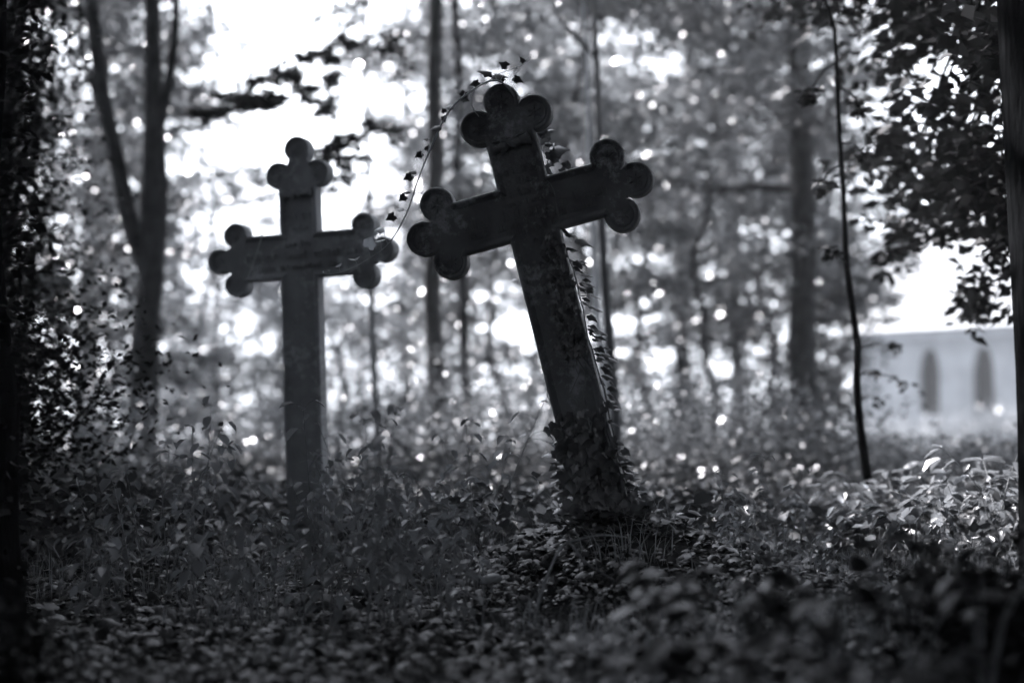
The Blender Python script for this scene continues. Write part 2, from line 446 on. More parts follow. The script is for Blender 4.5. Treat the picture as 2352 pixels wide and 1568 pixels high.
# ---------------------------------------------------------------- iron crosses
def cross(name, C, yaw, roll, label, mat, d):
    """C: crossing point; local u right, v up, front face towards -Y"""
    root = empty(name, (C.x, C.y, G(C.x+d.get('bx', 0), C.y)), label, 'grave cross', 'cast iron grave crosses')
    Mw = Matrix.Translation(C) @ Euler((0, roll, yaw), 'ZYX').to_matrix().to_4x4()
    Mw = Matrix.Translation(C) @ Matrix.Rotation(yaw, 4, 'Z') @ Matrix.Rotation(roll, 4, 'Y')
    loc = Matrix.Translation(-root.location) @ Mw
    hw, hs, T_ = d['harm'], d['hshaft'], d['thick']
    U, Vt, Vb = d['u_end'], d['v_end'], -d['down']
    U1, V1 = d['u_bead'], d['v_bead']; e = .02; hx = hw*.42; hy = hs*.45
    right = [(hs, -hw, 1), (U1, -hw, 1), (U1+e, -hw, 0), (U, -hx, 0), (U, hx, 0), (U1+e, hw, 0), (U1, hw, 1), (hs, hw, 1), (hs, V1, 1), (hs, V1+e, 0), (hy, Vt, 0)]
    poly3 = [(-hs, Vb, 1), (hs, Vb, 1)] + right + [(-a, b, w) for a, b, w in right[::-1]]
    poly = [(a, b) for a, b, w in poly3]; wt = [w for a, b, w in poly3]
    sg = []
    n = len(poly)
    for i in range(n):  # inward diagonal
        a, b, c = poly[i-1], poly[i], poly[(i+1) % n]
        d1 = (b[0]-a[0], b[1]-a[1]); d2 = (c[0]-b[0], c[1]-b[1])
        l1 = math.hypot(*d1); l2 = math.hypot(*d2)
        n1 = (-d1[1]/l1, d1[0]/l1); n2 = (-d2[1]/l2, d2[0]/l2)
        q = 1+n1[0]*n2[0]+n1[1]*n2[1]; sg.append(((n1[0]+n2[0])/q, (n1[1]+n2[1])/q))
    prof = [(0.006, T_), (0, T_-.006), (0, .006), (.003, .001), (.009, 0), (.013, .003), (.024, .016), (.027, .018)]
    bm = bmesh.new(); rings = []
    for ins, y in prof:
        rings.append([bm.verts.new((p[0]+s[0]*ins, y if w or y > .02 else .018, p[1]+s[1]*ins)) for p, s, w in zip(poly, sg, wt)])
    for r1, r2 in zip(rings, rings[1:]):
        for i in range(n): bm.faces.new([r1[i], r1[(i+1) % n], r2[(i+1) % n], r2[i]])
    bm.faces.new(rings[-1]); bm.faces.new(rings[0])
    bmesh.ops.transform(bm, matrix=loc, verts=bm.verts)
    bm_obj('cross_body', bm, mat, root)
    # nine round lobes
    for (u, v, r, out) in d['lobes']:
        bm = bmesh.new(); seg = 44
        prof2 = [(1.0, T_-.004, 0), (1.0, .008, 0), (.985, .003, .3), (.95, 0, 1), (.88, 0, 1), (.84, .003, 1), (.72, .016, .5), (.68, .018, 0), (.64, .015, .4), (.60, .018, 0), (.55, .019, 0), (.2, .017, 0)]
        rings = []
        for pr, y, w in prof2:
            ring = []
            for k in range(seg):
                a = 2*math.pi*k/seg
                da = abs((a-out+math.pi) % (2*math.pi)-math.pi)
                f = max(0, min(1, (2.15-da)/.35))
                yy = y if pr > .99 and y > .03 else (y*f + .0195*(1-f))
                ring.append(bm.verts.new((u+math.cos(a)*r*pr, yy, v+math.sin(a)*r*pr)))
            rings.append(ring)
        for r1, r2 in zip(rings, rings[1:]):
            for k in range(seg): bm.faces.new([r1[k], r1[(k+1) % seg], r2[(k+1) % seg], r2[k]])
        bm.faces.new(rings[-1]); bm.faces.new(rings[0])
        bmesh.ops.transform(bm, matrix=loc, verts=bm.verts)
        lb = bm_obj('lobe', bm, mat, root)
        bm = bmesh.new()
        for k in range(6):
            a = k*math.pi/3+.3; ca, sa = math.cos(a), math.sin(a)
            L = r*.52; w = r*.075
            f = lambda p, q, y: bm.verts.new((u+ca*p-sa*q, y, v+sa*p+ca*q))
            b0, b1, b2, b3, tp = f(L*.08, 0, .019), f(L*.5, -w, .019), f(L, 0, .019), f(L*.5, w, .019), f(L*.45, 0, .011)
            for t3 in ((b0, b1, tp), (b1, b2, tp), (b2, b3, tp), (b3, b0, tp)): bm.faces.new(t3)
        bmesh.ops.create_icosphere(bm, subdivisions=2, radius=r*.09, matrix=Matrix.Translation((u, .015, v)))
        bmesh.ops.transform(bm, matrix=loc, verts=bm.verts)
        bm_obj('star_relief', bm, mat, lb)
    # clasped hands in relief
    bm = bmesh.new()
    hu, hv, s = d['hands']
    def blob(cx, cz, lx, lz, ly, ang, y=.0):
        mtx = Matrix.Translation((hu+cx*s, y*s+.001, hv+cz*s)) @ Matrix.Rotation(-ang, 4, 'Y') @ Matrix.Diagonal((lx*s, ly*s*1.5, lz*s, 1))
        bmesh.ops.create_icosphere(bm, subdivisions=3, radius=1, matrix=mtx)
    for sgn in (-1, 1):
        blob(sgn*.052, .004*sgn, .022, .017, .014, 0, .004)          # wrist
        for q in range(5):                                             # pleated cuff
            blob(sgn*(.058+.003*q), .002*sgn, .006, .0205+.001*q, .016, .12*sgn, .006)
        blob(sgn*.024, .002*sgn, .028, .0165, .014, -.15*sgn, .002)    # back of the hand
    for k in range(4):                                                # fingers closing round the other hand
        blob(-.001+.004*k, .010-.0075*k, .019-.0015*k, .0043, .006, -.42, -.010)
    blob(.012, .0155, .018, .005, .007, .35, -.007); blob(-.016, .014, .016, .005, .007, -.3, -.007)
    for k in range(4): blob(-.03+.003*k, -.006-.005*k, .014, .0042, .006, .25, -.003)
    blob(.0, .024, .085, .0035, .004, .03, .008)
    bmesh.ops.transform(bm, matrix=loc, verts=bm.verts)
    bm_obj('clasped_hands', bm, mat, root, True)
    # worn raised lettering, no longer readable
    rr = random.Random(3)
    for (v0, u0, u1, h) in d['rows']:
        bm = bmesh.new()
        u = u0
        while u < u1:
            w = h*rr.uniform(.35, .8)
            if rr.random() < .16: u += h*.7; continue
            big = rr.random() < .12
            hh = h*(1.45 if big else rr.choice([.8, .9, 1.0, 1.3]))
            k = rr.choice([1, 2, 2, 3])
            for q in range(k):
                uu = u+w*q/max(k, 1); t = h*.13
                sl_ = rr.uniform(-.12, .12)
                vs = [(uu-t/2, v0-h*.45), (uu+t/2+h*.05, v0-h*.5), (uu+t/2+sl_*hh, v0-h*.5+hh), (uu-t/2+sl_*hh, v0-h*.45+hh)]
                a = [bm.verts.new((p, .0185, z)) for p, z in vs]; b = [bm.verts.new((p, .0095, z)) for p, z in vs]
                bm.faces.new(b)
                for i in range(4): bm.faces.new([a[i], a[(i+1) % 4], b[(i+1) % 4], b[i]])
            if k > 1:
                z1 = v0+rr.choice([-.4, .35, 0.3])*h
                a = [(u, z1), (u+w*.7, z1+h*.15), (u+w*.7, z1+h*.28), (u, z1+h*.12)]
                f = [bm.verts.new((p, .0125, z)) for p, z in a]; bm.faces.new(f)
            u += w+h*.18
        bmesh.ops.transform(bm, matrix=loc, verts=bm.verts)
        bm_obj('lettering_line', bm, mat, root)
    return root, Mw

k = 5.9/3920
def lobes(tip, side, v, r, ttop, stop, tv, rt):
    L = []
    for s in (-1, 1):
        ax = 0 if s > 0 else math.pi
        L.append((s*tip, 0, r, ax))
        L.append((s*side, v, r, math.pi/2 - s*.25)); L.append((s*side, -v, r, -math.pi/2 + s*.25))
        L.append((s*tv, stop, rt, ax + s*.25))
    L.append((0, ttop, rt, math.pi/2))
    return L
YAW_R, ROLL_R = R(-11), R(-14.2)
# roll about local Y: positive Y rotation turns +X towards -Z, so lean to the left needs a negative angle
C_R = P(1212, 480, 5.9)
cr, M_R = cross('iron_cross', C_R, YAW_R, ROLL_R, 'nearer iron grave cross leaning left with ivy climbing its shaft', M_iron,
    dict(harm=63*k, hshaft=59*k, thick=.062, u_end=236*k, v_end=240*k, u_bead=168*k, v_bead=178*k, down=1.42,
         lobes=lobes(257*k, 207*k, 70*k, 40.5*k, 262*k, 216*k, 68*k, 42*k), hands=(-4*k, 158*k, 1.0), bx=.3,
         rows=[(96*k, -42*k, 45*k, .019), (70*k, -12*k, 22*k, .017), (44*k, -56*k, 58*k, .019), (20*k, -52*k, 62*k, .014), (-3*k, -160*k, 185*k, .026), (-27*k, -150*k, 165*k, .018), (-46*k, -60*k, 70*k, .016)]))
C_L = P(685, 586, 7.5)
cl, M_L = cross('iron_cross', C_L, R(-19), R(-2.0), 'farther iron grave cross standing almost upright, a little out of focus', M_iron_veiled,
    dict(harm=.100, hshaft=.090, thick=.070, u_end=.37, v_end=.44, u_bead=.258, v_bead=.305, down=1.5,
         lobes=lobes(.398, .312, .110, .056, .472, .362, .092, .060), hands=(0, .272, .95), bx=0,
         rows=[(.17, -.06, .06, .02), (.12, -.03, .04, .017), (.05, -.07, .07, .02), (0, -.26, .27, .024), (-.05, -.2, .2, .018)]))

# ---------------------------------------------------------------- ivy
def ivy_leaf_arrays(items):
    """items: (pos, tip, normal, size)"""
    a = np.array([[*i[0], *i[1], *i[2], i[3]] for i in items], float)
    return a[:, 0:3], a[:, 3:6], a[:, 6:9], a[:, 9]
def local_pt(Mw, u, v, y=-.01): return Mw @ Vector((u, y, v))

# ivy climbing the right-hand edge of the nearer cross's shaft
def climbing_ivy():
    rr = random.Random(9); base = local_pt(M_R, .06, -1.22, -.02)
    root = empty('climbing_ivy', base, 'dark ivy climbing the front and edge of the leaning cross shaft', 'ivy')
    T = Tubes(); items = []
    b = base
    paths = []
    for (u0, v0, u1, v1, am) in ((.085, -1.3, .075, -.105, .012), (.03, -1.3, .045, -.12, .012), (-.02, -1.3, .02, -.55, .02), (-.085, -1.3, -.08, -.62, .010), (.098, -1.3, .098, .0, .004), (-.05, -1.3, -.06, -.85, .02)):
        pts = []
        for i in range(28):
            t = i/27; u = u0+(u1-u0)*t+am*math.sin(i*.8+u0*40)+am*.5*math.sin(i*2.1); v = v0+(v1-v0)*t
            pts.append(local_pt(M_R, u, v, -.006 if abs(u) < .092 else .01))
        T.add([p-b for p in pts], [.0042*(1-.6*i/27) for i in range(28)], 5); paths.append(pts)
    # thin bare tendril over the arm
    tp = [local_pt(M_R, u*k, v*k, -.004) for u, v in ((62, -62), (66, -40), (68, -10), (70, 20), (66, 42), (60, 52))]
    T.add([p-b for p in smooth_path(tp, 14)], [.0016]*14, 4)
    nf = M_R.to_3x3() @ Vector((0, -1, 0)); ur = M_R.to_3x3() @ Vector((1, 0, 0))
    def leafat(u, v, out, size, side=0.):
        p = local_pt(M_R, u, v, -out)
        tip = Vector((rr.uniform(-.5, .5)+side, rr.uniform(-.5, .0), -1+rr.uniform(-.2, .5)))
        nr = nf*1.0 + Vector((rr.uniform(-.7, .7), rr.uniform(-.3, .3), rr.uniform(0, 1.0)))
        items.append((p-b, tip, nr, size)); 
    for _ in range(150):   # upper sleeve of leaves on the right half of the front
        v = -rr.uniform(.10, .52); c = .048
        leafat(c+rr.gauss(0, .022), v, rr.uniform(.008, .03), rr.uniform(.018, .034))
    for _ in range(60):
        leafat(rr.uniform(-.02, .09), -rr.uniform(.44, .54), rr.uniform(.01, .03), rr.uniform(.018, .032))
    for _ in range(75):   # outer right edge, leaves hanging off
        v = -rr.uniform(.10, .75); u = .105+rr.uniform(0, .03); p = local_pt(M_R, u, v, rr.uniform(-.01, .05))
        items.append((p-b, Vector((.8, -.3, -.5+rr.uniform(-.4, .4))), Vector((rr.uniform(-.3, .5), -.35, 1)), rr.uniform(.025, .048)))
    for (px, py, sz, tx) in ((1340, 553, .085, 1), (1345, 602, .04, 1), (1360, 655, .045, 1), (1372, 682, .05, 1), (1378, 712, .05, 1), (1388, 765, .05, 1), (1400, 800, .035, 1), (1408, 826, .055, 1), (1378, 875, .05, .6), (1395, 925, .045, .8),
                             (1415, 1010, .05, 1), (1418, 975, .04, 1), (1440, 1085, .05, 1), (1195, 1000, .03, -1), (1262, 910, .03, -1), (1275, 1015, .04, -1), (1250, 1045, .04, -1), (1215, 820, .02, -1), (1172, 645, .03, -1)):
        p = P(px-10*tx, py-4, 5.93+rr.uniform(-.03, .05)); items.append((p-b, Vector((tx, -.2, -.45)), Vector((rr.uniform(-.2, .2), -.25, 1)), sz))
    for _ in range(110):   # scattered over the middle
        leafat(rr.uniform(-.085, .1), -rr.uniform(.72, 1.0), rr.uniform(.008, .02), rr.uniform(.02, .04))
    cl = [(rr.uniform(-.09, .10), -rr.uniform(.80, 1.12)) for _ in range(13)] + [(rr.uniform(-.13, .15), -rr.uniform(1.1, 1.4)) for _ in range(12)]
    for _ in range(430):  # clumps at the foot
        cu, cv = rr.choice(cl); wd = max(0, -cv-1.1)
        leafat(cu*(1+1.6*wd)+rr.gauss(0, .022), cv+rr.gauss(0, .05), rr.uniform(.006, .03+.22*wd), rr.uniform(.03, .07), cu*2)
    for _ in range(120):
        v = -rr.uniform(.85, 1.3); s = rr.choice([-1, 1]); u = s*rr.uniform(.09, .12+.06*(-v-.8)); 
        p = local_pt(M_R, u, v, rr.uniform(-.03, .07)); items.append((p-b, Vector((s, -.3, -.4+rr.uniform(-.5, .5))), Vector((rr.uniform(-.4, .4), -.4, 1)), rr.uniform(.03, .06)))
    # big leaves behind the upright
    for (px, py, sz, tx, tz) in ((1252, 300, .06, -.15, -1), (1268, 345, .085, 1, .12), (1262, 350, .06, .5, -1), (1275, 358, .05, -.4, -1), (1240, 310, .04, .8, .4), (1300, 372, .05, .6, -.9)):
        p = P(px, py, 6.02); items.append((p-b, Vector((tx, -.1, tz)), Vector((.3, -.8, .7)), sz))
    for _ in range(7):   # clump above the joint of the right arm
        p = P(rr.uniform(1248, 1290), rr.uniform(300, 392), rr.uniform(5.94, 6.06)); items.append((p-b, Vector((rr.uniform(-.3, 1), -.2, rr.uniform(-1, .2))), Vector((rr.uniform(-.4, .4), -.7, .6)), rr.uniform(.03, .06)))
    T.add([P(1252, 400, 6.0)-b, P(1258, 370, 6.02)-b, P(1266, 345, 6.03)-b], [.002, .0018, .001], 4)
    T.build('stem', M_stem, root)
    pos, tip, nr, sz = ivy_leaf_arrays(items)
    link('foliage', leaves_mesh('foliage', IVY, pos, tip, nr, sz*.80), M_ivy_dark, root)
climbing_ivy()

M_runner = solid_mat('runner_stem', .35, .5, 20, .6, .1)
def trailing_ivy():
    D0 = 5.86
    ctrl = [P(1190, 232, 5.93), P(1170, 205, 5.9), P(1150, 188, 5.88), P(1128, 186, 5.87), P(1100, 198, 5.86), P(1050, 235, 5.88), P(1020, 275, 5.9), P(985, 350, 5.95), P(958, 420, 6.0), P(938, 480, 6.05), P(905, 543, 6.1), P(870, 580, 6.12), P(820, 610, 6.15), P(785, 625, 6.15), P(755, 630, 6.15), P(742, 627, 6.15)]
    b = ctrl[2]
    root = empty('trailing_ivy', b, 'long thin ivy runner arching from the leaning cross top across to the other cross', 'ivy')
    T = Tubes(); main = smooth_path(ctrl, 80)
    T.add([p-b for p in main], [.0036*(1-.55*i/79) for i in range(80)], 6)
    up = [P(1115, 195, 5.87), P(1130, 180, 5.84), P(1150, 168, 5.82), P(1180, 158, 5.8), P(1205, 145, 5.78), P(1218, 132, 5.77), P(1217, 125, 5.77)]
    us = smooth_path(up, 24); T.add([p-b for p in us], [.002*(1-.5*i/23) for i in range(24)], 5)
    lp = [P(1090, 205, 5.87), P(1082, 225, 5.86), P(1086, 250, 5.87), P(1100, 268, 5.88)]
    T.add([p-b for p in smooth_path(lp, 12)], [.0016]*12, 5)
    dark = []; young = []
    # (px,py of leaf base, stalk foot px,py, size, tip dir, normal, young?)
    L = [(1165, 152, 1150, 168, .032, (-1, 0, .5), (.2, -.9, .4)), (1205, 142, 1206, 146, .026, (-.6, 0, .7), (.3, -.9, .3)), (1190, 152, 1188, 156, .012, (-1, 0, 0), (0, -.5, 1)),
         (1135, 172, 1140, 178, .05, (1, -.1, -.1), (.1, -.6, .8)), (1128, 168, 1130, 180, .05, (-1, -.1, .2), (-.2, -.6, .8)), (1098, 188, 1108, 196, .034, (-.9, 0, -.3), (.1, -.9, .4)), (1150, 185, 1148, 188, .02, (.8, 0, .2), (0, -.9, .4)),
         (1182, 178, 1177, 208, .036, (1, 0, -.5), (-.1, -.9, .35)), (1068, 212, 1060, 226, .034, (-.3, -.2, -.8), (.2, -.9, .2)), (1062, 225, 1052, 232, .028, (.8, -.1, -.4), (-.1, -.9, .2)),
         (1040, 244, 1035, 252, .034, (-1, 0, -.15), (.1, -.55, .8)), (1022, 258, 1022, 272, .02, (-.3, 0, .6), (.2, -.9, .2)), (1018, 268, 1016, 282, .024, (.3, -.1, -.9), (-.2, -.9, .3)), (1010, 292, 1004, 305, .034, (-1, -.1, -.2), (.1, -.65, .7)),
         (985, 318, 990, 340, .026, (-1, -.1, .0), (.1, -.5, .9)), (988, 336, 985, 345, .018, (-.4, 0, -.8), (.1, -.9, .2)), (968, 352, 978, 362, .028, (-.8, -.1, -.5), (.2, -.8, .5)), (980, 345, 980, 358, .02, (.3, 0, .7), (.2, -.9, .2)),
         (955, 395, 962, 415, .026, (-1, 0, .1), (.1, -.6, .8)), (945, 402, 956, 424, .034, (-.9, -.1, -.5), (.2, -.8, .4)), (940, 440, 948, 455, .026, (-1, 0, -.1), (.1, -.5, .8)), (930, 450, 942, 470, .028, (-.7, -.1, -.6), (.2, -.8, .4)),
         (925, 480, 934, 490, .03, (-1, 0, -.1), (.1, -.45, .9)), (905, 494, 915, 525, .034, (-.9, -.1, -.5), (.2, -.75, .5))]
    for (px, py, sx, sy, s, tp, nr) in L:
        q = P(px, py, 5.9 if px > 1000 else 6.02); f = P(sx, sy, 5.89 if px > 1000 else 6.02)
        i = min(range(80), key=lambda j: (main[j]-f).length); j = min(range(24), key=lambda j: (us[j]-f).length)
        foot = us[j] if (us[j]-f).length < (main[i]-f).length else main[i]
        T.add([foot-b, (foot+q)/2-b+Vector((.002, 0, .001)), q-b], [.0011, .0009, .0008], 4)
        dark.append((q-b, Vector(tp), Vector(nr), s*1.08))
    Y = [(880, 525, 895, 558, .04, (-1, -.1, -.15), (.1, -.55, .8)), (845, 567, 851, 602, .048, (.35, -.3, .9), (0, -.85, .5)), (873, 552, 877, 578, .026, (-1, -.1, -.2), (.0, -.4, 1)), (873, 552, 877, 578, .028, (1, -.1, .25), (.0, -.4, 1)),
         (815, 596, 819, 616, .026, (-1, 0, .1), (.1, -.3, 1)), (815, 596, 819, 616, .024, (.8, 0, .6), (-.3, -.3, 1)), (778, 610, 783, 626, .015, (-.8, 0, -.3), (.2, -.5, .8)), (778, 610, 783, 626, .016, (.7, 0, .7), (-.2, -.5, .8)), (756, 622, 758, 630, .008, (-.5, 0, .5), (.2, -.5, .8)), (756, 622, 758, 630, .008, (.5, 0, .8), (.2, -.5, .8)), (743, 626, 744, 629, .007, (-.3, 0, .9), (.2, -.5, .8))]
    for (px, py, sx, sy, s, tp, nr) in Y:
        f = P(sx, sy, 6.12); i = min(range(80), key=lambda j: (main[j]-f).length); foot = main[i]; q = P(px, py, foot.y)
        T.add([foot-b, (foot+q)/2-b, q-b], [.0014, .0012, .0011], 4)
        young.append((q-b, Vector(tp), Vector(nr), s))
    T.build('stem', M_runner, root)
    for nm, it, m in (('foliage', dark, M_ivy), ('young_leaves', young, M_ivy_young)):
        pos, tip, nr, sz = ivy_leaf_arrays(it)
        link(nm, leaves_mesh(nm, IVY, pos, tip, nr, sz), m, root)
trailing_ivy()

# pale dead stalk lying against the farther cross's arm
T = Tubes(); a = P(603, 537, 7.36); bq = P(568, 640, 7.34)
T.add(smooth_path([a-a, (a+bq)/2-a+Vector((.004, 0, 0)), bq-a], 10), [.004*(1-.5*i/9) for i in range(10)], 6)
o = T.build('dry_stalk', M_runner); o.location = a
tag(o, 'pale dead stalk hanging across the left arm of the farther cross', 'stalk')

# ---------------------------------------------------------------- trees
def path_px(pts, d, n=26, foot=True):
    p = [P(x, y, d) for x, y in pts][::-1]
    if foot:
        f = p[0]; g = G(f.x, f.y)
        if f.z > g: p = [Vector((f.x, f.y, g-.1))] + p
        else: p[0].z = g-.1
    return smooth_path(p, n)
def up_from(path, extra, dx=0., steps=6):
    d = (path[-1]-path[-3]).normalized(); out = list(path)
    for i in range(1, steps+1): out.append(path[-1] + d*extra*i/steps + Vector((dx*math.sin(i), 0, 0)))
    return out

TW = dict(wob=.02)
# right edge trunk, near and black
pth = [Vector((1.79, 5.0, -.25)), Vector((1.755, 5.0, .5)), Vector((1.70, 5.02, 1.1)), Vector((1.635, 5.05, 2.1)), Vector((1.60, 5.1, 3.4)), Vector((1.6, 5.1, 5)), Vector((1.62, 5.0, 7))]
PT = smooth_path(pth, 24)
def rt_extra(T, pts, o, r):
    # drooping leafy boughs reaching back and left of the trunk
    rr = random.Random(4)
    for (px, py, d, n, sp) in ((1960, 30, 9, 420, .24), (2050, 60, 9, 420, .22), (2160, 40, 8.5, 420, .2), (2250, 90, 8, 420, .2), (2110, 130, 8.5, 260, .14), (2010, 190, 10, 240, .16), (2230, 200, 8, 320, .15),
            (2180, 330, 8.5, 380, .16), (2270, 300, 7.5, 380, .14), (2080, 400, 9.5, 420, .2), (2200, 430, 8.5, 460, .18), (2280, 450, 7.5, 380, .15), (2140, 490, 9, 420, .17), (2240, 540, 8.5, 380, .15), (2120, 560, 9.5, 260, .15), (2030, 520, 10, 160, .13),
            (2280, 590, 7.5, 220, .12), (1990, 400, 10, 160, .12), (2230, 740, 9, 150, .09), (2280, 715, 8.5, 150, .08), (2300, 150, 6.5, 300, .14), (2050, 610, 10, 120, .12), (1880, 20, 9.5, 300, .2), (1820, 60, 10, 260, .2)):
        e = P(px, py, d); a = Vector((1.64, 5.1, max(2.0, min(5.5, e.z+rr.uniform(.3, .9)))))
        mid = (a+e)/2 + Vector((.15, .2, .22))
        L = smooth_path([a, mid, e], 8)
        T.add([q-o for q in L], [.016*(1-.11*j) for j in range(8)], 5)
        spray(pts, L[-3:], int(n*.55), sp*.9, .5, .3)
et = tree('edge_tree', (1.79, 5.0), 7, .31, 'black ivy-dark tree trunk filling the right edge of the view with leafy boughs', path=smooth_path(pth, 24),
     zlo=3.6, zhi=6.6, reach=2.6, limbs=12, per=420, leaf=.10, mat=M_leaf_dark, bark=M_bark_dark, extra=rt_extra, seed=2, spread=.42, trunk_sides=16)

# slender dark sapling
pp = up_from(path_px([(1895, 0), (1915, 60), (1922, 160), (1928, 300), (1940, 500), (1944, 600), (1957, 700), (1970, 800), (1968, 880), (1976, 980), (1990, 1080), (2003, 1170)], 8, 34), 2.2)
def sap_extra(T, pts, o, r):
    for (x0, y0, x1, y1, n) in ((1970, 800, 2070, 800, 14), (1968, 870, 2010, 860, 16), (1972, 920, 2022, 925, 14), (1970, 860, 2085, 885, 20), (1944, 610, 1905, 580, 30), (1930, 380, 1880, 440, 40), (1930, 330, 1990, 360, 40), (1925, 200, 1985, 260, 60), (1922, 140, 1850, 230, 60)):
        a = P(x0, y0, 8); e = P(x1, y1, 10 if y1 > 700 else 7.8); L = smooth_path([a, (a+e)/2+Vector((0, 0, .03)), e], 6)
        T.add([q-o for q in L], [.004]*6, 4); spray(pts, L, n, .028, .6, .75)
tree('sapling', (pp[0].x, 8), 5, .023, 'slender wavy dark sapling stem in front of the chapel', path=pp, zlo=2.6, zhi=4.6, reach=.9, limbs=9, per=240, leaf=.05,
     mat=M_leaf_dark, bark=M_bark_dark, seed=4, spread=.2, extra=sap_extra)
# straight young tree behind the leaning cross
pp = up_from(path_px([(1364, 0), (1370, 130), (1375, 300), (1378, 450), (1386, 600), (1396, 740), (1408, 880), (1415, 980)], 11, 26), 3)
def y_extra(T, pts, o, r):
    L = smooth_path([P(1370, 135, 11), P(1335, 95, 11), P(1300, 60, 11), P(1270, 15, 11), P(1255, -60, 11)], 10)
    T.add([q-o for q in L], [.016*(1-.06*j) for j in range(10)], 6); spray(pts, L, 120, .16, .5, .3)
tree('young_tree', (pp[0].x, 11), 6, .042, 'straight smooth young tree with one side branch behind the leaning cross', path=pp, zlo=3.6, zhi=6, reach=1.2, limbs=8, per=260, leaf=.06,
     mat=M_leaf_mid, bark=M_bark_pale, seed=6, spread=.25, extra=y_extra)
pp = up_from(path_px([(1336, -40), (1345, 120), (1352, 300), (1358, 450), (1364, 600), (1376, 760), (1388, 900), (1394, 990)], 14, 26), 3)  # added pale stem standing in for the young tree's sunlit side
tree('lit_edge_stem', (pp[0].x, 14), 7, .042, 'pale slim stem added as the sunlit edge of the straight young tree', path=pp, zlo=4.6, zhi=7, reach=1.2, limbs=7, per=200, leaf=.06,
     mat=M_leaf_mid, bark=solid_mat('lit_edge_bark', .22, .4, 6, .7, .2, 30), seed=16, spread=.25)
# thin tree between the crosses with layered dark sprays
pp = up_from(path_px([(836, 0), (842, 200), (847, 400), (850, 560), (856, 800), (866, 1000)], 13, 26), 3)
def l_extra(T, pts, o, r):
    rr = random.Random(21)
    for (x0, y0, x1, y1, n, sp) in ((842, 140, 600, 185, 260, .10), (845, 225, 570, 255, 330, .11), (846, 262, 455, 262, 330, .10), (845, 120, 720, 140, 120, .08), (848, 330, 750, 385, 200, .11), (848, 380, 785, 430, 130, .09), (848, 300, 905, 330, 80, .08), (842, 90, 930, 150, 90, .10), (844, 60, 760, 20, 60, .1)):
        a = P(x0, y0, 13); e = P(x1, y1, 12.4); L = smooth_path([a, (a+e)/2+Vector((0, 0, .10)), e], 9)
        T.add([q-o for q in L], [.010*(1-.1*j) for j in range(9)], 4)
        for j in range(2, 9):     # hanging side twigs, each with its own spray
            dv = Vector((rr.uniform(-.6, .3), rr.uniform(-.5, .5), rr.uniform(-.35, .25)))*rr.uniform(.15, .5)
            tw = [L[j], L[j]+dv*.5+Vector((0, 0, .02)), L[j]+dv]
            T.add([q-o for q in tw], [.004, .003, .002], 4)
            spray(pts, tw, int(n*2.4/7*rr.uniform(.4, 1.6)), sp*.55, .35, .2)
tree('thin_tree', (pp[0].x, 13), 6, .03, 'thin tree between the two crosses with flat sprays of dark leaves', path=pp, zlo=5.2, zhi=7, reach=.8, limbs=5, per=200, leaf=.07,
     mat=M_leaf_dark, bark=M_bark_pale, seed=7, spread=.2, extra=l_extra)
# forked twin tree at left
pp = path_px([(352, 0), (350, 150), (356, 300), (362, 450), (350, 600), (335, 760), (330, 900), (325, 1080)], 14, 24)
def f_extra(T, pts, o, r):
    for ctrl, rad in (([(345, 640), (300, 520), (272, 380), (240, 240), (215, 60), (205, -120)], .085), ([(358, 330), (385, 200), (402, 80), (405, -100)], .05), ([(350, 600), (345, 480), (352, 300), (350, 100), (352, -200)], .10), ([(260, 300), (225, 230), (190, 120), (180, 0)], .035)):
        L = smooth_path([P(x, y, 14) for x, y in ctrl], 14)
        T.add([q-o for q in L], [rad*(1-.03*j) for j in range(14)], 8)
        spray(pts, L[-6:], 160, .5, .5, .2)
tree('forked_tree', (pp[0].x, 14), 8, .15, 'tall forked tree at left with three dark stems parting from one trunk', path=up_from(pp, 4), zlo=5.2, zhi=8, reach=1.7, limbs=14, per=300, leaf=.07,
     mat=M_leaf, bark=M_bark, seed=8, extra=f_extra, spread=.4)
# left edge mass
tree('overhanging_tree', (-2.62, 8.0), 7, .24, 'dark broad tree at the left edge with low hanging boughs', zlo=2.7, zhi=6, reach=1.5, limbs=26, per=700, leaf=.055, mat=M_leaf_dark, bark=M_bark_dark, seed=12, spread=.3)
shrub('evergreen_shrub', (-3.35, 10.5), 4.6, .62, 12000, .06, M_leaf_dark, 'tall narrow black evergreen at the far left, highest of the dark shrubs', seed=5)
shrub('evergreen_shrub', (-2.9, 9.0), 3.9, .5, 12000, .06, M_leaf_dark, 'slim black evergreen at the left edge, just right of the tallest one', seed=6)
shrub('corner_dark_shrub', (1.12, 3.5), .40, .30, 5000, .035, M_leaf_dark, 'low black evergreen added to darken the bottom right corner, close to the camera', seed=21)  # added dark shrubs standing in for the lens darkening of the lower corners
shrub('corner_dark_shrub', (-1.2, 3.5), .26, .26, 3500, .035, M_leaf_dark, 'low black evergreen added to darken the bottom left corner, close to the camera', seed=22)
def le_extra(T, pts, o, r):
    rr2 = np.random.default_rng(5); n = 2600
    a = rr2.uniform(0, 2*np.pi, n); z = rr2.uniform(0, 4.5, n); q = .19+np.abs(rr2.normal(0, .025, n))
    pts.append(np.stack([np.cos(a)*q, np.sin(a)*q, z], 1)+np.array(tuple(o)))
tree('edge_dark_trunk', (-1.64, 5.0), 7, .2, 'black ivy-wrapped trunk added to darken the left edge of the view', zlo=3.0, zhi=6.5, reach=1.6, limbs=14, per=420, leaf=.05, mat=M_leaf_dark, bark=M_bark_dark, seed=13, spread=.3, extra=le_extra)  # added trunk standing in for the lens darkening at the left
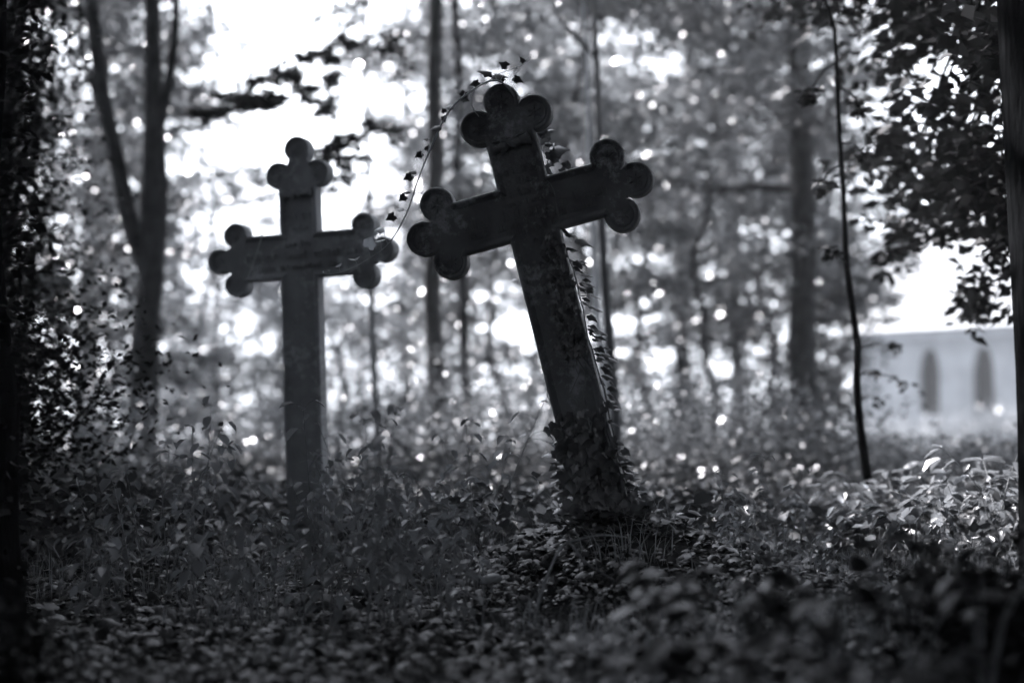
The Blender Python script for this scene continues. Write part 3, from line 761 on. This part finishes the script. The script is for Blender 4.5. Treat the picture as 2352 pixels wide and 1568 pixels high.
shrub('evergreen_shrub', (-2.25, 7.0), 1.25, .62, 9000, .04, M_leaf_dark, 'dense black evergreen shrub at the left edge beneath the dark tree', seed=1)
shrub('evergreen_shrub', (-2.9, 9.4), 2.0, .8, 7500, .045, M_leaf_dark, 'taller black evergreen shrub just behind the one at the left edge', seed=2)

# ---- trunks that show through the haze
GT = 'tall trees behind the crosses'
TR = [  # px, d, r, label, mat, zlo, reach
 (1010, 15, .085, 'broad dark trunk rising behind the ivy runner above the gap between the crosses'),
 (1086, 16.5, .055, 'narrower dark trunk just right of the broad one above the leaning cross arm'),
 (1858, 17, .15, 'dark leaning trunk left of the slender sapling'),
 (1552, 23, .10, 'slim dark trunk low in the haze right of the leaning cross'),
 (938, 30, .10, 'faint slim trunk far behind the gap between the crosses'),
 (1700, 31, .14, 'hazy trunk among pale foliage between the leaning cross and the sapling'),
 (1265, 33, .12, 'hazy trunk directly above the leaning cross'),
 (200, 22, .16, 'dim trunk at far left behind the forked tree'),
]
for i, (px, d, r, lb) in enumerate(TR):
    rc = 1.1 if px in (1010, 1086, 938, 200) else 2.4
    tree('tall_tree', (X(px, d), d), 12.5, r, lb, group=GT, zlo=5.2 if px in (1010, 1086) else 3.0, reach=rc, limbs=26, per=700, leaf=.085, mat=[M_leaf, M_leaf_mid][i % 2], seed=40+i, spread=.5)

# ---- leafy understorey trees
GU = 'leafy understorey trees in the haze'
LB = 'soft hazy leafy young tree in the wood behind the crosses'
UT = [ # px, d, H, zlo, reach, limbs, per, mat
 (1150, 19, 7, 1.3, 1.7, 16, 300, 0), (1330, 17, 6.5, 1.6, 1.6, 15, 280, 1), (1480, 20, 7, 1.0, 1.8, 18, 300, 0), (1620, 18, 6.5, 2.0, 1.7, 15, 300, 1),
 (1760, 22, 8, 1.5, 2.0, 18, 330, 0), (1000, 26, 8, 1.8, 1.3, 16, 300, 1), (1230, 28, 9, 1.0, 2.3, 20, 330, 0), (1420, 29, 9.5, 1.0, 2.4, 20, 330, 1),
 (1600, 30, 9, 1.2, 2.4, 20, 330, 0), (1790, 33, 10, 1.5, 2.6, 20, 330, 1), (1090, 36, 10, .8, 2.6, 20, 330, 0), (1340, 40, 11, .8, 3.0, 22, 330, 1),
 (1560, 42, 11, .8, 3.0, 22, 330, 0), (1720, 45, 11, .8, 3.0, 22, 330, 0), (1900, 36, 9, 3.2, 2.2, 14, 300, 1), (1868, 20, 4.4, .3, .55, 16, 230, 0), (1885, 27, 5.2, .3, .7, 16, 240, 0),
 (475, 24, 8, 3.4, .95, 12, 240, 1), (130, 16, 7, .6, 1.7, 20, 330, 0), (230, 20, 7, .8, 1.3, 18, 320, 0), (60, 24, 9, .8, 2.6, 22, 330, 0), (310, 26, 7.5, .8, 1.1, 16, 300, 1), (180, 32, 10, .8, 2.8, 20, 320, 1), (400, 34, 5.6, .6, 1.2, 15, 300, 2),
]
for i, (px, d, H, zlo, reach, nl, per, mi) in enumerate(UT):
    tree('understorey_tree', (X(px, d), d), H, .018+.004*H, LB, group=GU, zlo=zlo, reach=reach, limbs=int(nl*1.45), per=int(per*.92), leaf=.12, mat=[M_leaf, M_leaf_mid, M_leaf_lit][mi], seed=100+i, spread=.36, trunk_sides=7, wob=.09)
# low trees under the sky gap, backlit glow painted as paler leaves
UP = [(480, 30, 5.0), (600, 33, 4.6), (720, 36, 5.2), (830, 30, 4.6), (540, 44, 7.0), (680, 48, 6.6), (800, 46, 7.4), (910, 40, 8), (420, 48, 9), (640, 24, 3.0), (780, 22, 2.6), (500, 22, 2.8)]
for i, (px, d, H) in enumerate(UP):
    tree('low_tree', (X(px, d), d), H, .06, 'low tree with backlit glow painted into pale leaves under the bright sky gap at left', group='backlit low trees under the sky gap', zlo=.4, reach=1.6+.012*d, limbs=16, per=300, leaf=.09, mat=M_leaf_lit, seed=200+i, spread=.42, trunk_sides=6)

# ---- unseen tall trees added round the clearing to shade it with their crowns
for i, (x, y, H, zl, rc, per, lf) in enumerate([(-6.4, 9.5, 11.5, 4.6, 3.7, 600, .13), (-8.2, 15, 12, 6.8, 3.8, 620, .13), (-4.2, 5.8, 11, 4.6, 3.6, 620, .13), (5.2, 9.5, 11.5, 4.6, 3.8, 560, .13), (3.6, 3.6, 10.5, 3.6, 3.6, 560, .13),
        (-3.2, -2.5, 10.5, 4.4, 3.2, 560, .13), (2.6, -3.6, 11, 1.6, 3.6, 620, .13), (-.4, -7, 11, 1.2, 3.8, 620, .14), (6.2, -1, 11, 1.2, 3.6, 560, .14), (-7, 1.5, 11, 1.2, 3.6, 560, .14), (-1.9, -.7, 9.5, 3.4, 3.4, 620, .12), (2.1, -.4, 9.5, 3.2, 3.4, 620, .12), (3.6, 9.0, 12, 5.6, 3.4, 560, .13), (-3.4, 3.0, 10, 3.6, 3.4, 600, .12)]):
    tree('shade_tree', (x, y), H, .2, 'unseen tall broad-crowned tree added to shade the graves', group='unseen shade trees round the graves', zlo=zl, reach=rc, limbs=36, per=int(per*1.3), leaf=lf*1.25, mat=M_leaf, bark=M_bark_dark, seed=700+i, spread=.8, flat=.4)

# ---- unseen leafy small trees added to block low sky light, copied from three
ring = []
for i in range(3):
    ring.append(tree('light_block_tree', (-9.5+i*2.2, -6.5), 6.5, .07, 'unseen leafy small tree added to block low sky light around the graves', group='unseen light-blocking trees around the graves', zlo=.3, reach=1.9, limbs=26, per=420, leaf=.14, mat=M_leaf, bark=M_bark_dark, seed=800+i, spread=.5))
rr = random.Random(8)
for k_ in range(22):
    az = R(42 + (360-84)*(k_+.5)/22); q = rr.uniform(7.2, 9.5)
    if 204 < math.degrees(az) < 256: continue      # gap left so skylight from behind reaches the cross fronts
    c = copy_tree(ring[k_ % 3]); x, y = math.sin(az)*q, 4+math.cos(az)*q
    c.location = (x, y, G(x, y)); c.rotation_euler = (0, 0, rr.uniform(0, 6.28)); s_ = rr.uniform(.85, 1.15); c.scale = (s_, s_, s_)

# ---- shrubs
SH = [(1010, 13, .9, .8), (1130, 15, 1.2, .9), (1240, 12.5, .8, .7), (1500, 13.5, 1.0, .8), (1620, 12, .7, .8), (1740, 14, .9, .8), (1850, 12, .8, .7), (900, 14, .8, .8), (560, 17, .8, .9), (430, 15, .8, .8), (260, 12, .9, .8), (140, 11, 1.0, .8), (2080, 15, .55, .9), (2200, 13, .5, .8), (2320, 12, .55, .8), (1380, 18, 1.2, 1.0), (980, 20, 1.4, 1.2), (1560, 21, 1.3, 1.2)]
for i, (px, d, h, w) in enumerate(SH):
    shrub('woodland_shrub', (X(px, d), d), h, w, 1900, .06, [M_leaf, M_leaf_mid][i % 2], 'low blurred leafy bush rising from the undergrowth', 'shrub', 'low bushes in the undergrowth', seed=300+i)
for i, (px, d, h, w) in enumerate([(2030, 44, 1.0, 1.5), (2130, 42, .8, 1.5), (2240, 41, 1.1, 1.6), (2340, 40, 1.1, 1.5)]):
    shrub('sunlit_shrub', (X(px, d), d), h, w, 2200, .09, M_leaf_lit, 'pale sunlit bush at the foot of the chapel wall', 'shrub', 'sunlit bushes before the chapel', seed=340+i)

# ---------------------------------------------------------------- ground cover (uncountable)
def scatter_ground(n, y0, y1, power=1.0, margin=.15):
    y = y0+(y1-y0)*rng.uniform(0, 1, n)**power
    hw = y*(.305)+margin
    x = rng.uniform(-1, 1, n)*hw
    return x, y
def ground_ivy():
    x, y = scatter_ground(23000, 3.0, 7.0, 1.0)
    mound = np.exp(-((x-.45)**2/.5+(y-5.5)**2/.7))
    xm = rng.normal(.42, .42, 3600); ym = rng.normal(5.45, .36, 3600)
    x = np.concatenate([x, xm]); y = np.concatenate([y, ym])
    kp = (np.sin(x*4.3+y*2.1)*np.cos(x*2.2-y*5.3)+.6*np.sin(x*9+1)*np.cos(y*8)+rng.normal(0, .45, len(x))) > -.35
    x, y = x[kp], y[kp]; n = len(x)
    z = gz(x, y) + np.abs(rng.normal(0, .028, n)) + .01
    tip = np.stack([rng.normal(0, .8, n), rng.normal(-.6, .6, n), rng.normal(-.25, .25, n)], 1)
    nr = np.stack([rng.normal(0, .28, n), rng.normal(-.05, .28, n), np.ones(n)], 1)
    me = leaves_mesh('ground_ivy', IVY, np.stack([x, y, z], 1), tip, nr, np.clip(rng.lognormal(-3.6, .42, n), .012, .075)*(1+.35*np.sin(x*2.7+1)*np.cos(y*3.1)))
    tag(link('ground_ivy', me, M_ivy), 'dark ivy leaves carpeting the ground round the crosses', 'ivy', None, 'stuff')
ground_ivy()
def undergrowth():
    n = 52000
    y = rng.uniform(6.2, 26, n); x = rng.uniform(-1, 1, n)*(y*.32+.4)
    hgt = .16+.24*(.5+.5*np.sin(x*2.1+y*.9)*np.cos(x*.8-y*1.7))+ .04*np.clip((y-8)/8, 0, 1)
    z = gz(x, y) + hgt*rng.uniform(0, 1, n)**.7
    # keep a hollow right in front of the farther cross
    keep = ~((np.abs(x+.93) < .22) & (y < 7.45))
    x, y, z = x[keep], y[keep], z[keep]; n = len(x)
    me = leaves_mesh('undergrowth', FOLD, np.stack([x, y, z], 1), rand_dirs(n, -.1, .4), rand_dirs(n, 1.3, .6), rng.uniform(.035, .085, n))
    tag(link('undergrowth', me, M_under), 'low leafy undergrowth spreading back through the wood', 'undergrowth', None, 'stuff')
undergrowth()
def litter():
    x, y = scatter_ground(9000, 2.2, 8); n = len(x)
    z = gz(x, y)+rng.uniform(.004, .03, n)
    me = leaves_mesh('leaf_litter', FOLD, np.stack([x, y, z], 1), rand_dirs(n, 0, .2), rand_dirs(n, 1.6, .5), rng.uniform(.02, .05, n))
    tag(link('leaf_litter', me, leaf_mat('litter_leaf', .007, .05, 6, .2, .03)), 'fallen dead leaves lying on the woodland floor', 'leaf litter', None, 'stuff')
litter()

def grass():
    n = 2600; c = rng.uniform(0, 1, (42, 2)); cy_ = 3.6+3.6*c[:, 1]; cx = (c[:, 0]*2-1)*cy_*.29
    i = rng.integers(0, 42, n); x = cx[i]+rng.normal(0, .10, n); y = cy_[i]+rng.normal(0, .10, n); h = rng.uniform(.08, .24, n)
    a = rng.uniform(0, 2*np.pi, n); b = rng.uniform(.1, .9, n)*h; w = .0016+.0014*rng.uniform(0, 1, n)
    V = []
    for t in (0, .4, .75, 1):
        ww = w*(1-t*.9); px_ = x+np.cos(a)*b*t**2; py_ = y+np.sin(a)*b*t**2; pz = gz(x, y)+h*(t-.25*t**3)
        V.append(np.stack([px_-np.sin(a)*ww, py_+np.cos(a)*ww, pz], 1)); V.append(np.stack([px_+np.sin(a)*ww, py_-np.cos(a)*ww, pz], 1))
    V = np.stack(V, 1).reshape(-1, 3)
    f = np.array([0, 1, 3, 2, 2, 3, 5, 4, 4, 5, 7, 6]); F = (f[None]+(np.arange(n)*8)[:, None]).ravel()
    tag(link('woodland_grass', np_mesh('woodland_grass', V, F, 4), M_weed), 'thin tufts of woodland grass among the ivy', 'grass', None, 'stuff')
grass()
# ---------------------------------------------------------------- weeds (countable stalks)
def make_weed(seed, h):
    rr = random.Random(seed); T = Tubes(); items = []
    nst = rr.choice([1, 2, 2, 3])
    for s in range(nst):
        lean = Vector((rr.uniform(-.35, .35), rr.uniform(-.25, .25), 1)); hh = h*rr.uniform(.75, 1.05)
        path = [Vector((.01*s, 0, -.02))+Vector((lean.x*hh*t**1.3, lean.y*hh*t, hh*t)) for t in [i/9 for i in range(10)]]
        T.add(path, [.0028*(1-.6*i/9) for i in range(10)], 5)
        for i in range(3, 10):
            for q in range(rr.choice([1, 2])):
                a = rr.uniform(0, 6.28); L = rr.uniform(.02, .07)
                e = path[i]+Vector((math.cos(a)*L, math.sin(a)*L, rr.uniform(-.01, .03)))
                T.add([path[i], (path[i]+e)/2+Vector((0, 0, .006)), e], [.0011, .0010, .0008], 4)
                items.append((e, Vector((math.cos(a), math.sin(a), rr.uniform(-1.2, -.1))), Vector((rr.uniform(-.3, .3), rr.uniform(-.3, .3), 1)), rr.uniform(.028, .062)))
        e = path[-1]
        for q in range(4): items.append((e, Vector((rr.uniform(-1, 1), rr.uniform(-1, 1), rr.uniform(-.6, .6))), Vector((rr.uniform(-.5, .5), -.3, 1)), rr.uniform(.012, .03)))
    V = np.array(T.V); F = np.array(T.F).ravel()
    sm = np_mesh('stem', V, F, 4, True); sm.materials.append(M_stem)
    pos, tip, nr, sz = ivy_leaf_arrays(items)
    lm = leaves_mesh('leaves', FOLD, pos, tip, nr, sz); lm.materials.append(M_weed)
    return sm, lm
variants = [make_weed(900+i, [.44, .56, .38, .48, .62, .34, .50, .42][i]) for i in range(8)]
spots = []
rr = random.Random(77)
for (px, py, d) in ((668, 1200, 5.7), (745, 1200, 5.6), (620, 1240, 5.5), (800, 1220, 5.6), (860, 1230, 5.4), (900, 1230, 5.3), (960, 1210, 5.7), (1010, 1240, 5.5), (1060, 1230, 5.9), (1090, 1210, 6.1), (1020, 1290, 5.0), (940, 1300, 4.9),
                     (840, 1290, 4.8), (760, 1290, 5.0), (700, 1300, 4.9), (520, 1230, 5.5), (450, 1240, 5.4), (380, 1220, 5.7), (560, 1270, 5.2), (320, 1240, 5.5), (1790, 1330, 4.9), (1700, 1380, 4.6), (1840, 1350, 4.8), (1920, 1300, 5.3), (1660, 1400, 4.4)):
    spots.append((X(px, d), d+.0))
for _ in range(26):
    y = rr.uniform(4.6, 6.6); x = rr.uniform(-.26*y, -.02*y); spots.append((x, y))
for _ in range(16):
    y = rr.uniform(4.8, 7.0); x = rr.uniform(.12*y, .30*y); spots.append((x, y))
for i, (x, y) in enumerate(spots):
    sm, lm = variants[i % 8]
    root = empty('weed', (x, y, G(x, y)), None, 'weed', None, (rr.uniform(-.1, .1), rr.uniform(-.1, .1), rr.uniform(0, 6.28)))
    left = x < .3
    tag(root, 'spindly weed stalk with drooping oval leaves in front of the farther cross' if left else 'spindly weed stalk with drooping leaves right of the leaning cross', None, 'weeds before the farther cross' if left else 'weeds right of the leaning cross')
    s = rr.uniform(.75, 1.1) if left else rr.uniform(.5, .8); root.scale = (s, s, s)
    for nm, me in (('stem', sm), ('leaves', lm)):
        o = bpy.data.objects.new(nm, me); col.objects.link(o); o.parent = root

# bright near plant at right, with broad glossy leaves
def broad_plant(x, y, h, n, s, label, group, seed, mat):
    rr = random.Random(seed); z = G(x, y); root = empty('broadleaf_plant', (x, y, z), label, 'plant', group)
    T = Tubes(); items = []
    for q in range(n):
        a = rr.uniform(0, 6.28); L = h*rr.uniform(.7, 1.1)
        e = Vector((math.cos(a)*L*.45, math.sin(a)*L*.45, L))
        pts = smooth_path([Vector((0, 0, -.02)), Vector((e.x*.3, e.y*.3, L*.65)), e], 7)
        T.add(pts, [.003*(1-.1*i) for i in range(7)], 5)
        for j in range(5):
            b = a+rr.uniform(-1.4, 1.4); p = pts[6-j//2]
            items.append((p, Vector((math.cos(b), math.sin(b), rr.uniform(-.6, .15))), Vector((rr.uniform(-.3, .3), rr.uniform(-.3, .3), 1)), s*rr.uniform(.6, 1.2)))
    T.build('stem', M_stem, root)
    pos, tip, nr, sz = ivy_leaf_arrays(items)
    link('leaves', leaves_mesh('leaves', FOLD, pos, tip, nr, sz), mat, root)
for i, (px, d, h) in enumerate([(1900, 7.2, .36), (1935, 7.6, .38), (2060, 7.4, .40), (2130, 7.0, .38), (2210, 6.6, .42), (2290, 6.4, .46), (2010, 6.6, .30), (2180, 7.8, .42), (2260, 7.2, .42), (2100, 6.3, .3)]):
    broad_plant(X(px, d), d, h, 7, .085, 'glossy broad-leaved plant with sunlight painted into its pale leaves below the chapel', 'broad-leaved plants below the chapel', 500+i, M_broad)
for i, (px, d, h) in enumerate([(1560, 3.6, .30), (1680, 3.3, .30), (1480, 3.2, .2), (1800, 3.0, .30), (1950, 3.2, .34), (1750, 2.7, .2), (2100, 3.4, .36), (2250, 3.2, .36), (1880, 2.5, .22), (2050, 2.7, .25)]):
    broad_plant(X(px, d), d, h, 6, .075, 'blurred broad-leaved plant close to the camera at lower right', 'near plants at lower right', 540+i, M_ivy)

# bent dead stem before the ivy mound
T = Tubes(); a = P(1302, 1246, 4.9)
foot = P(1213, 1385, 4.75); foot.z = G(foot.x, foot.y)
T.add([q-foot for q in smooth_path([foot, P(1262, 1310, 4.82), a, P(1345, 1290, 4.9), P(1418, 1336, 4.95)], 20)], [.0045*(1-.5*i/19) for i in range(20)], 6)
T.add([q-foot for q in smooth_path([a, P(1320, 1240, 4.9), P(1380, 1228, 4.95), P(1435, 1232, 4.95)], 12)], [.003*(1-.5*i/11) for i in range(12)], 5)
o = T.build('dead_stem', M_drystem); o.location = foot
tag(o, 'bent dead plant stem folded like a tent before the ivy mound', 'dead stem')
# fallen twigs
for i, (x0, y0, x1, y1, d) in enumerate([(800, 1370, 1010, 1440, 4.2), (900, 1500, 1100, 1420, 3.6), (690, 1370, 860, 1350, 4.4), (500, 1420, 700, 1460, 3.8)]):
    a = P(x0, y0, d); b_ = P(x1, y1, d-.1); a.z = G(a.x, a.y)+.03; b_.z = G(b_.x, b_.y)+.06
    T = Tubes(); m_ = (a+b_)/2+Vector((0, 0, .03)); L = smooth_path([a-a, m_-a, b_-a], 10)
    T.add(L, [.006*(1-.07*j) for j in range(10)], 6)
    T.add([L[5], L[5]+Vector((.05, .03, .07))], [.003, .001], 4); T.add([L[3], L[3]+Vector((.03, -.04, .06))], [.003, .001], 4)
    o = T.build('fallen_twig', M_bark); o.location = a
    tag(o, 'forked dead twig lying on the ivy-covered ground before the crosses', 'twig', 'fallen twigs on the ground')
# mushroom
def mushroom(px, py, d, w, label):
    q = P(px, py, d); x, y = q.x, d; z = G(x, y); cz = max(q.z-z, .05)
    root = empty('mushroom', (x, y, z), label, 'mushroom', 'mushrooms on the ground')
    for nm, prof in (('stem', [(.012, -.02), (.011, .01), (.009, cz*.6), (.010, cz)]), ('cap', [(.006, cz-.004), (w*.8, cz-.008), (w, cz-.004), (w*.9, cz+.008), (w*.6, cz+.017), (w*.2, cz+.021), (.0005, cz+.021)])):
        V = []; F = []; s = 20
        for i, (r_, zz) in enumerate(prof):
            for j in range(s): an = 2*math.pi*j/s; V.append((math.cos(an)*r_*(1+.06*math.sin(3*an)), math.sin(an)*r_, zz+.15*math.cos(an)*r_))
        for i in range(len(prof)-1):
            for j in range(s): F += [i*s+j, i*s+(j+1) % s, (i+1)*s+(j+1) % s, (i+1)*s+j]
        link(nm, np_mesh(nm, np.array(V), np.array(F), 4, True), M_mush, root)
mushroom(1128, 1345, 5.35, .036, 'small flat-capped mushroom standing in the ivy between the crosses')

# ---------------------------------------------------------------- haze
def haze():
    bm = bmesh.new()
    bmesh.ops.create_cube(bm, size=1, matrix=Matrix.Translation((0, 36, 7.5)) @ Matrix.Diagonal((130, 100, 19, 1)))
    m, n, l = mat_new('haze_air')
    v = n.new('ShaderNodeVolumePrincipled'); v.inputs['Color'].default_value = (.93, .95, 1, 1)
    v.inputs['Density'].default_value = .0013; v.inputs['Anisotropy'].default_value = .55
    o = n.new('ShaderNodeOutputMaterial'); l.new(v.outputs[0], o.inputs['Volume'])
    ob = bm_obj('haze', bm, m); tag(ob, 'thin pale haze hanging in the backlit wood', 'haze', None, 'stuff')
haze()
print('verts', sum(len(o.data.vertices) for o in S.objects if o.type == 'MESH'))
